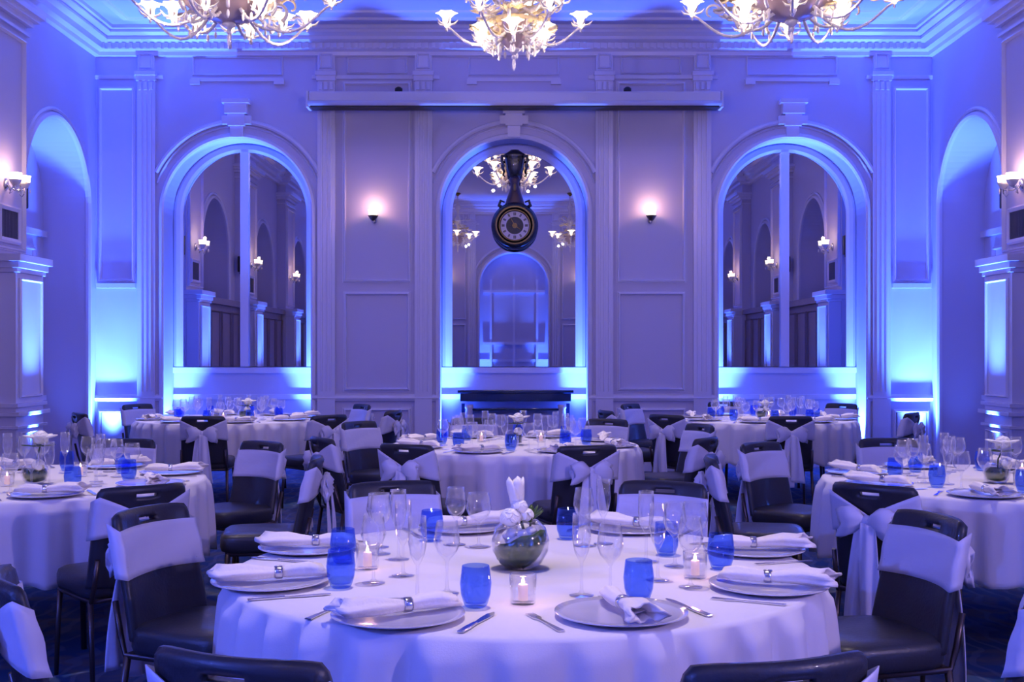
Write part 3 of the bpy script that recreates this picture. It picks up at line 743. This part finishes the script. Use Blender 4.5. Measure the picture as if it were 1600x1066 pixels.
# ---------------------------------------------------------------- tableware prototypes (built at the origin, first use moves them)
def proto(fn):
    o = fn(); return [o, False]
def use(pr, loc, rz, label, cat, group, s=1.0):
    o = copy_tree(pr[0]) if pr[1] else pr[0]; pr[1] = True
    o.location = loc; o.rotation_euler = (0, 0, rz); o.scale = (s, s, s); tag(o, label, cat, group); return o
def p_plate():
    b = MB(); b.lathe([(.10, 0), (.105, .001), (.15, .008), (.168, .013), (.168, .016), (.148, .011), (.10, .006), (.0005, .005)], 48); return b.build('charger_plate', 'plate')
def p_napkin():
    t = empty('napkin'); b = MB(); rs = []; N = 28       # local +x: the fanned end
    S = [(-.15, .004, .004), (-.148, .026, .020), (-.10, .030, .024), (-.05, .026, .022), (-.015, .020, .018), (.0, .020, .018), (.04, .034, .022), (.09, .052, .026), (.14, .064, .024), (.165, .060, .026)]
    for x, a_, b_ in S:
        k = max(0, (x - .02) / .15); a_ *= .84; b_ *= .84; sl = .10 if abs(x + .01) > .02 else .03
        rs.append([(x + .022 * k * math.sin(2 * q * 2 * PI / N + 1) + (.012 * math.sin(q * 2 * PI / N) if x < -.12 else 0), a_ * math.cos(2 * PI * q / N) * (1 + (sl + .08 * k) * math.sin(5 * q * 2 * PI / N + 14 * x)) + .006 * math.sin(30 * x), b_ + .001 + b_ * math.sin(2 * PI * q / N) * (1 + (sl + .26 * k) * math.sin(6 * q * 2 * PI / N + 1 - 9 * x))) for q in range(N)])
    rs.append([(p[0] - .006, p[1] * .82, .026 + (p[2] - .026) * .72) for p in rs[-1]])
    rs.append([(p[0] - .06, p[1] * .45, .020 + (p[2] - .026) * .35) for p in rs[-2]])
    b.rings([[(p[0], p[1], max(.0015, p[2])) for p in r] for r in rs]); b.build('linen', 'napkin', t)
    b = MB(); b.rings([[(x, r * math.cos(q * PI / 10), .0165 + r * math.sin(q * PI / 10) * .93) for q in range(20)] for x, r in ((-.024, .0170), (-.024, .0195), (-.018, .0205), (-.008, .0205), (-.002, .0195), (-.002, .0170))], cap=False); b.build('napkin_ring', 'silver', t)
    return t
def p_tumbler():
    b = MB(); b.lathe([(.001, .001), (.024, .0), (.030, .006), (.0385, .032), (.0415, .062), (.036, .108), (.034, .109), (.0395, .062), (.0365, .032), (.027, .012), (.001, .010)], 24, cap=False); return b.build('blue_tumbler', 'blueglass')
def stem(name, R, H, zb, top):
    b = MB(); b.lathe([(.001, .001), (.034, 0), (.034, .003), (.010, .007), (.0045, .015), (.004, zb - .01), (.010, zb), (R * .75, zb + .02), (R, zb + (H - zb) * .45), (top, H), (top - .0015, H), (R - .0018, zb + (H - zb) * .45), (R * .72, zb + .023), (.004, zb + .006), (.0005, zb + .005)], 22, cap=False); return b.build(name, 'glass')
def p_knife():
    t = empty('table_knife'); b = MB(); b.rings([[(x, y, z) for y, z in ((-w_, .001), (w_, .001), (w_, .003), (-w_, .003))] for x, w_ in ((-.0, .006), (.06, .010), (.10, .010), (.125, .002))], smooth=False); b.build('blade', 'silver', t)
    b = MB(); b.rings([[(x, y, z) for y, z in ((-w_, 0), (w_, 0), (w_, .006), (-w_, .006))] for x, w_ in ((-.10, .008), (-.05, .009), (.0, .006))], smooth=False); b.build('handle', 'silver', t, bevel=.002); return t
def p_fork():
    t = empty('table_fork'); b = MB(); b.rings([[(x, y, z) for y, z in ((-w_, 0), (w_, 0), (w_, .003), (-w_, .003))] for x, w_ in ((-.10, .009), (-.03, .005), (.03, .004), (.045, .011), (.06, .012))], smooth=False); b.build('handle', 'silver', t)
    for k in range(4): MB().box(.058, .10, -.011 + k * .0063, -.0085 + k * .0063, .001, .003).build('tine', 'silver', t)
    return t
def p_votive():
    t = empty('votive_candle'); b = MB(); b.lathe([(.001, .001), (.032, 0), (.034, .004), (.036, .078), (.033, .078), (.031, .008), (.001, .007)], 20, cap=False); b.build('glass_holder', 'glass', t)
    b = MB(); b.lathe([(.001, .009), (.013, .009), (.013, .050), (.010, .052), (.001, .050)], 16, cap=False); b.build('candle', 'wax', t)
    b = MB(); b.lathe([(.001, .050), (.005, .056), (.004, .063), (.001, .072)], 10, cap=False); b.build('flame', 'flame', t); return t
pr_plate, pr_nap, pr_tum = proto(p_plate), proto(p_napkin), proto(p_tumbler)
pr_wine, pr_flute, pr_bal = proto(lambda: stem('wine_glass', .037, .20, .095, .029)), proto(lambda: stem('champagne_flute', .026, .225, .10, .024)), proto(lambda: stem('goblet', .044, .185, .085, .036))
pr_knife, pr_fork, pr_vot = proto(p_knife), proto(p_fork), proto(p_votive)
index_kids()
Z0 = TZ + .003
def lay(tab, ck, seat, yaw, tum=None, glasses=None, nyaw=None, cut=True):
    """one place: charger, napkin, cutlery, tumbler, stemware; yaw = outward direction"""
    T = TD[tab]; c = TABLES[tab]; w_ = "%s o'clock on the %s" % (CL[ck], T)
    sx, sy = seat; d = Vector((math.cos(yaw), math.sin(yaw))); tn = Vector((-d.y, d.x))
    if not in_view((sx, sy, TZ), 260): return
    use(pr_plate, (sx, sy, Z0), 0, 'pale frosted charger plate at ' + w_, 'plate', 'charger plates on the ' + T)
    use(pr_nap, (sx + .01, sy, Z0 + .0165), yaw if nyaw is None else nyaw, 'ringed white napkin on the plate at ' + w_, 'napkin', 'napkins on the ' + T)
    for pr, s, nm in ((pr_knife, 1, 'knife'), (pr_fork, -1, 'fork')):
        p = Vector(seat) + tn * s * .205 - d * .01
        if (p - Vector(c)).length < .88 and cut: use(pr, (p.x, p.y, Z0), yaw + PI, 'steel %s beside the plate at %s' % (nm, w_), nm, 'table %ss on the %s' % (nm, T))
    if tum is None:
        q = Vector(c) + d * .50 + tn * .15; tum = (q.x, q.y)
    if tum: use(pr_tum, (*tum, Z0), 0, 'cobalt blue tumbler at ' + w_, 'tumbler', 'blue tumblers on the ' + T)
    if glasses is None:
        glasses = [(pr_wine, *(Vector(c) + d * .44 - tn * .03)), (pr_flute, *(Vector(c) + d * .37 + tn * .06)), (pr_bal, *(Vector(c) + d * .50 - tn * .13))]
    for pr, gx, gy in glasses:
        nm = {id(pr_wine): 'wine glass', id(pr_flute): 'champagne flute', id(pr_bal): 'water goblet'}[id(pr)]
        use(pr, (gx, gy, Z0), 0, 'clear stemmed %s at %s' % (nm, w_), nm, nm + ' stemware on the ' + T)
# nearest table: places as laid in the photograph
D2R = math.radians
W, F, B = pr_wine, pr_flute, pr_bal
lay('front', 7, (-.29, 2.90), D2R(-110), (-.100, 3.03), [(W, -.185, 3.20), (F, -.26, 3.12)], D2R(207))
lay('front', 5, (.27, 2.92), D2R(-68), (.335, 3.11), [(F, .185, 3.17), (W, .262, 3.15)], D2R(-75))
lay('front', 8, (-.70, 3.33), D2R(200), (-.49, 3.28), [(W, -.405, 3.34), (F, -.33, 3.45)], D2R(197))
lay('front', 4, (.72, 3.27), D2R(-25), (.636, 3.56), [(W, .50, 3.28), (F, .42, 3.38)], D2R(-22))
lay('front', 10, (-.69, 3.90), D2R(160), (-.54, 3.66), [(W, -.44, 3.82), (F, -.37, 3.72), (B, -.46, 3.95)], D2R(185))
lay('front', 2, (.80, 3.86), D2R(18), (.50, 3.80), [(W, .50, 3.60), (F, .42, 3.68), (B, .58, 3.72)], D2R(-8))
lay('front', 11, (-.19, 4.35), D2R(112), (-.29, 4.09), [(W, -.20, 4.00), (B, -.12, 3.96)], D2R(20))
lay('front', 1, (.44, 4.33), D2R(65), (.192, 4.13), [(W, .24, 3.98), (F, .31, 4.02)], D2R(150))
for tab, c in TABLES.items():
    if tab == 'front': continue
    for ck, deg in ((7, -112), (5, -67), (8, 203), (4, -22), (10, 158), (2, 22), (11, 113), (1, 67)):
        deg += {'left': 6, 'right': -6, 'middle': 3, 'far left': -4, 'far right': 5}[tab]; a = D2R(deg)
        lay(tab, ck, (c[0] + .73 * math.cos(a), c[1] + .73 * math.sin(a)), a, nyaw=a + random.choice((-1, 1)) * random.uniform(.5, 1.4))
# votives
vspots = {'front': [(.024, 3.07, 'in front of the leaf-lined bowl'), (-.45, 3.56, 'by the eight o\'clock place'), (.535, 3.42, 'by the four o\'clock place'), (.02, 4.0, 'behind the leaf-lined bowl')]}
for tab in TABLES:
    if tab != 'front':
        c = TABLES[tab]; vspots[tab] = [(c[0] + .0, c[1] - .24, 'before its flowers'), (c[0] - .24, c[1] + .20, 'left of its flowers'), (c[0] + .20, c[1] + .20, 'right of its flowers')]
for tab, L in vspots.items():
    for x, y, ph in L:
        if in_view((x, y, .8)): use(pr_vot, (x, y, Z0), 0, 'lit votive candle on the %s, %s' % (TD[tab], ph), 'candle', 'votive candles on the ' + TD[tab])
for x, y in ((.024, 3.07), (-.435, 3.58), (.535, 3.42)): lamp('POINT', (x, y, Z0 + .085), (1, .5, .4), .25, .01)

# ---------------------------------------------------------------- centrepieces
def rose(b, c, s, rnd, n=16):
    for k in range(n):
        u = (k + .5) / n; ph = k * 2.399; el = PI / 2 - u * 1.9; d = Vector((math.cos(ph) * math.cos(el), math.sin(ph) * math.cos(el), math.sin(el)))
        rot = d.to_track_quat('Z', 'Y').to_matrix() @ Matrix.Rotation(rnd.random() * 3, 3, 'Z'); b.ball(Vector(c) + d * s * .62, (s * .52, s * .42, s * .12), 10, 6, rot)
    b.ball(c, s * .6, 10, 8)
t = empty('flower_bowl', (.02, 3.57, Z0)); rnd = random.Random(4)
b = MB(); b.lathe([(.001, .001), (.035, 0), (.066, .018), (.086, .055), (.089, .085), (.078, .125), (.055, .148), (.053, .148), (.076, .124), (.086, .085), (.083, .055), (.064, .021), (.001, .006)], 36, cap=False); b.build('glass_bowl', 'glass', t)
b = MB(); rs = []
for i in range(7):
    el = -PI / 2 + .12 + i * .26; rs.append([(.079 * math.cos(el) * math.cos(a) , .079 * math.cos(el) * math.sin(a), .083 + .078 * math.sin(el) + .032 * (i / 6) * math.cos(a + .5) + .004 * math.sin(7 * a)) for a in [2 * PI * q / 28 for q in range(28)]])
b.rings(rs, cap=False); b.build('leaf_lining', 'leaf', t, solid=.003)
b = MB()
for k in range(14): a = k * 2.399; b.ball((.024 * math.cos(a) * (1 + k % 2 * .6), .028 * math.sin(a) * (1 + k % 2 * .6), .075 + .008 * (k % 6)), (.022, .020, .018), 8, 6)
b.build('pebbles', 'petal', t)
b = MB(); b.tube([(0, 0, .05), (.01, -.01, .12), (-.005, -.01, .17)], .005, 6); b.tube([(.01, .0, .06), (.03, .0, .13), (.035, .0, .16)], .004, 6); b.build('stem', 'leaf', t)
b = MB()
for k in range(5):
    a = k * 2 * PI / 5; d = Vector((math.cos(a) * .30 - .05, math.sin(a) * .30, 1)).normalized(); rot = d.to_track_quat('X', 'Z').to_matrix()
    b.ball(Vector((-.012, -.01, .195)) + d * .035, (.056, .020 + .004 * (k % 2), .011), 10, 7, rot, .06)
rose(b, (-.030, -.03, .158), .042, rnd, 16); rose(b, (-.004, -.02, .190), .034, rnd, 14); rose(b, (.018, -.02, .165), .030, rnd, 10); b.build('white_blossom', 'petal', t)
b = MB()
for k in range(6):
    a = .1 + k * .35; d = Vector((math.cos(a), -.4 + .2 * k, .75)).normalized(); rot = d.to_track_quat('X', 'Z').to_matrix(); b.ball(Vector((.03, -.01, .150)) + d * .022, (.032, .010, .004), 8, 5, rot)
b.build('leaf', 'leaf', t)
tag(t, 'round glass bowl lined with a green leaf, white blossom on top, on the nearest table', 'flower bowl')
def centre(tab, dx, dy, hgt, label, tilt=0):
    c = TABLES[tab]; t = empty('flower_bowl', (c[0] + dx, c[1] + dy, Z0)); rnd = random.Random(len(label))
    b = MB(); b.lathe([(.001, .001), (.03, 0), (.055, .015), (.068, .05), (.062, .085), (.045, .105), (.043, .105), (.060, .085), (.065, .05), (.052, .018), (.001, .006)], 24, cap=False); b.build('glass_bowl', 'glass', t)
    b = MB(); b.lathe([(.001, .008), (.045, .016), (.060, .045), (.052, .075), (.03, .06), (.001, .05)], 20, cap=False, mod=lambda a, z: 1 + .05 * math.sin(3 * a)); b.build('leaf_lining', 'leaf', t)
    b = MB(); rose(b, (.03, -.03, .095), .042, rnd, 12)
    b.build('white_blossom', 'petal', t)
    b = MB(); b.tube([(0, 0, .03), (.01, .01, hgt * .6), (.03, 0, hgt - .03)], .004, 6); b.build('stem', 'leaf', t)
    b = MB(); rose(b, (.03, 0, hgt), .050, rnd, 18)
    for k in range(5):
        a = k * 1.256; d = Vector((math.cos(a), math.sin(a), .2)).normalized(); rot = d.to_track_quat('X', 'Z').to_matrix(); b.ball(Vector((.03, 0, hgt)) + d * .045, (.045, .022, .007), 8, 5, rot)
    b.build('tall_blossom', 'petal', t)
    b = MB()
    for k in range(4):
        a = k * 1.6 + .3; d = Vector((math.cos(a), math.sin(a), .1)).normalized(); rot = d.to_track_quat('X', 'Z').to_matrix(); b.ball(Vector((.02, 0, hgt - .04)) + d * .04, (.045, .014, .004), 8, 5, rot)
    b.build('leaf', 'leaf', t)
    tag(t, label, 'flower bowl')
centre('left', .10, -.15, .23, 'leafy glass bowl with cream blossoms on the round table at the left wall')
centre('right', -.06, -.1, .20, 'leafy glass bowl with cream blossoms on the round table at the right wall')
centre('middle', .0, -.05, .19, 'glass bowl of white blossoms on the central round table')
centre('far left', .18, -.1, .17, 'small flower bowl on the round table before the far left mirror')
centre('far right', -.02, -.03, .15, 'small flower bowl on the round table before the far right mirror')
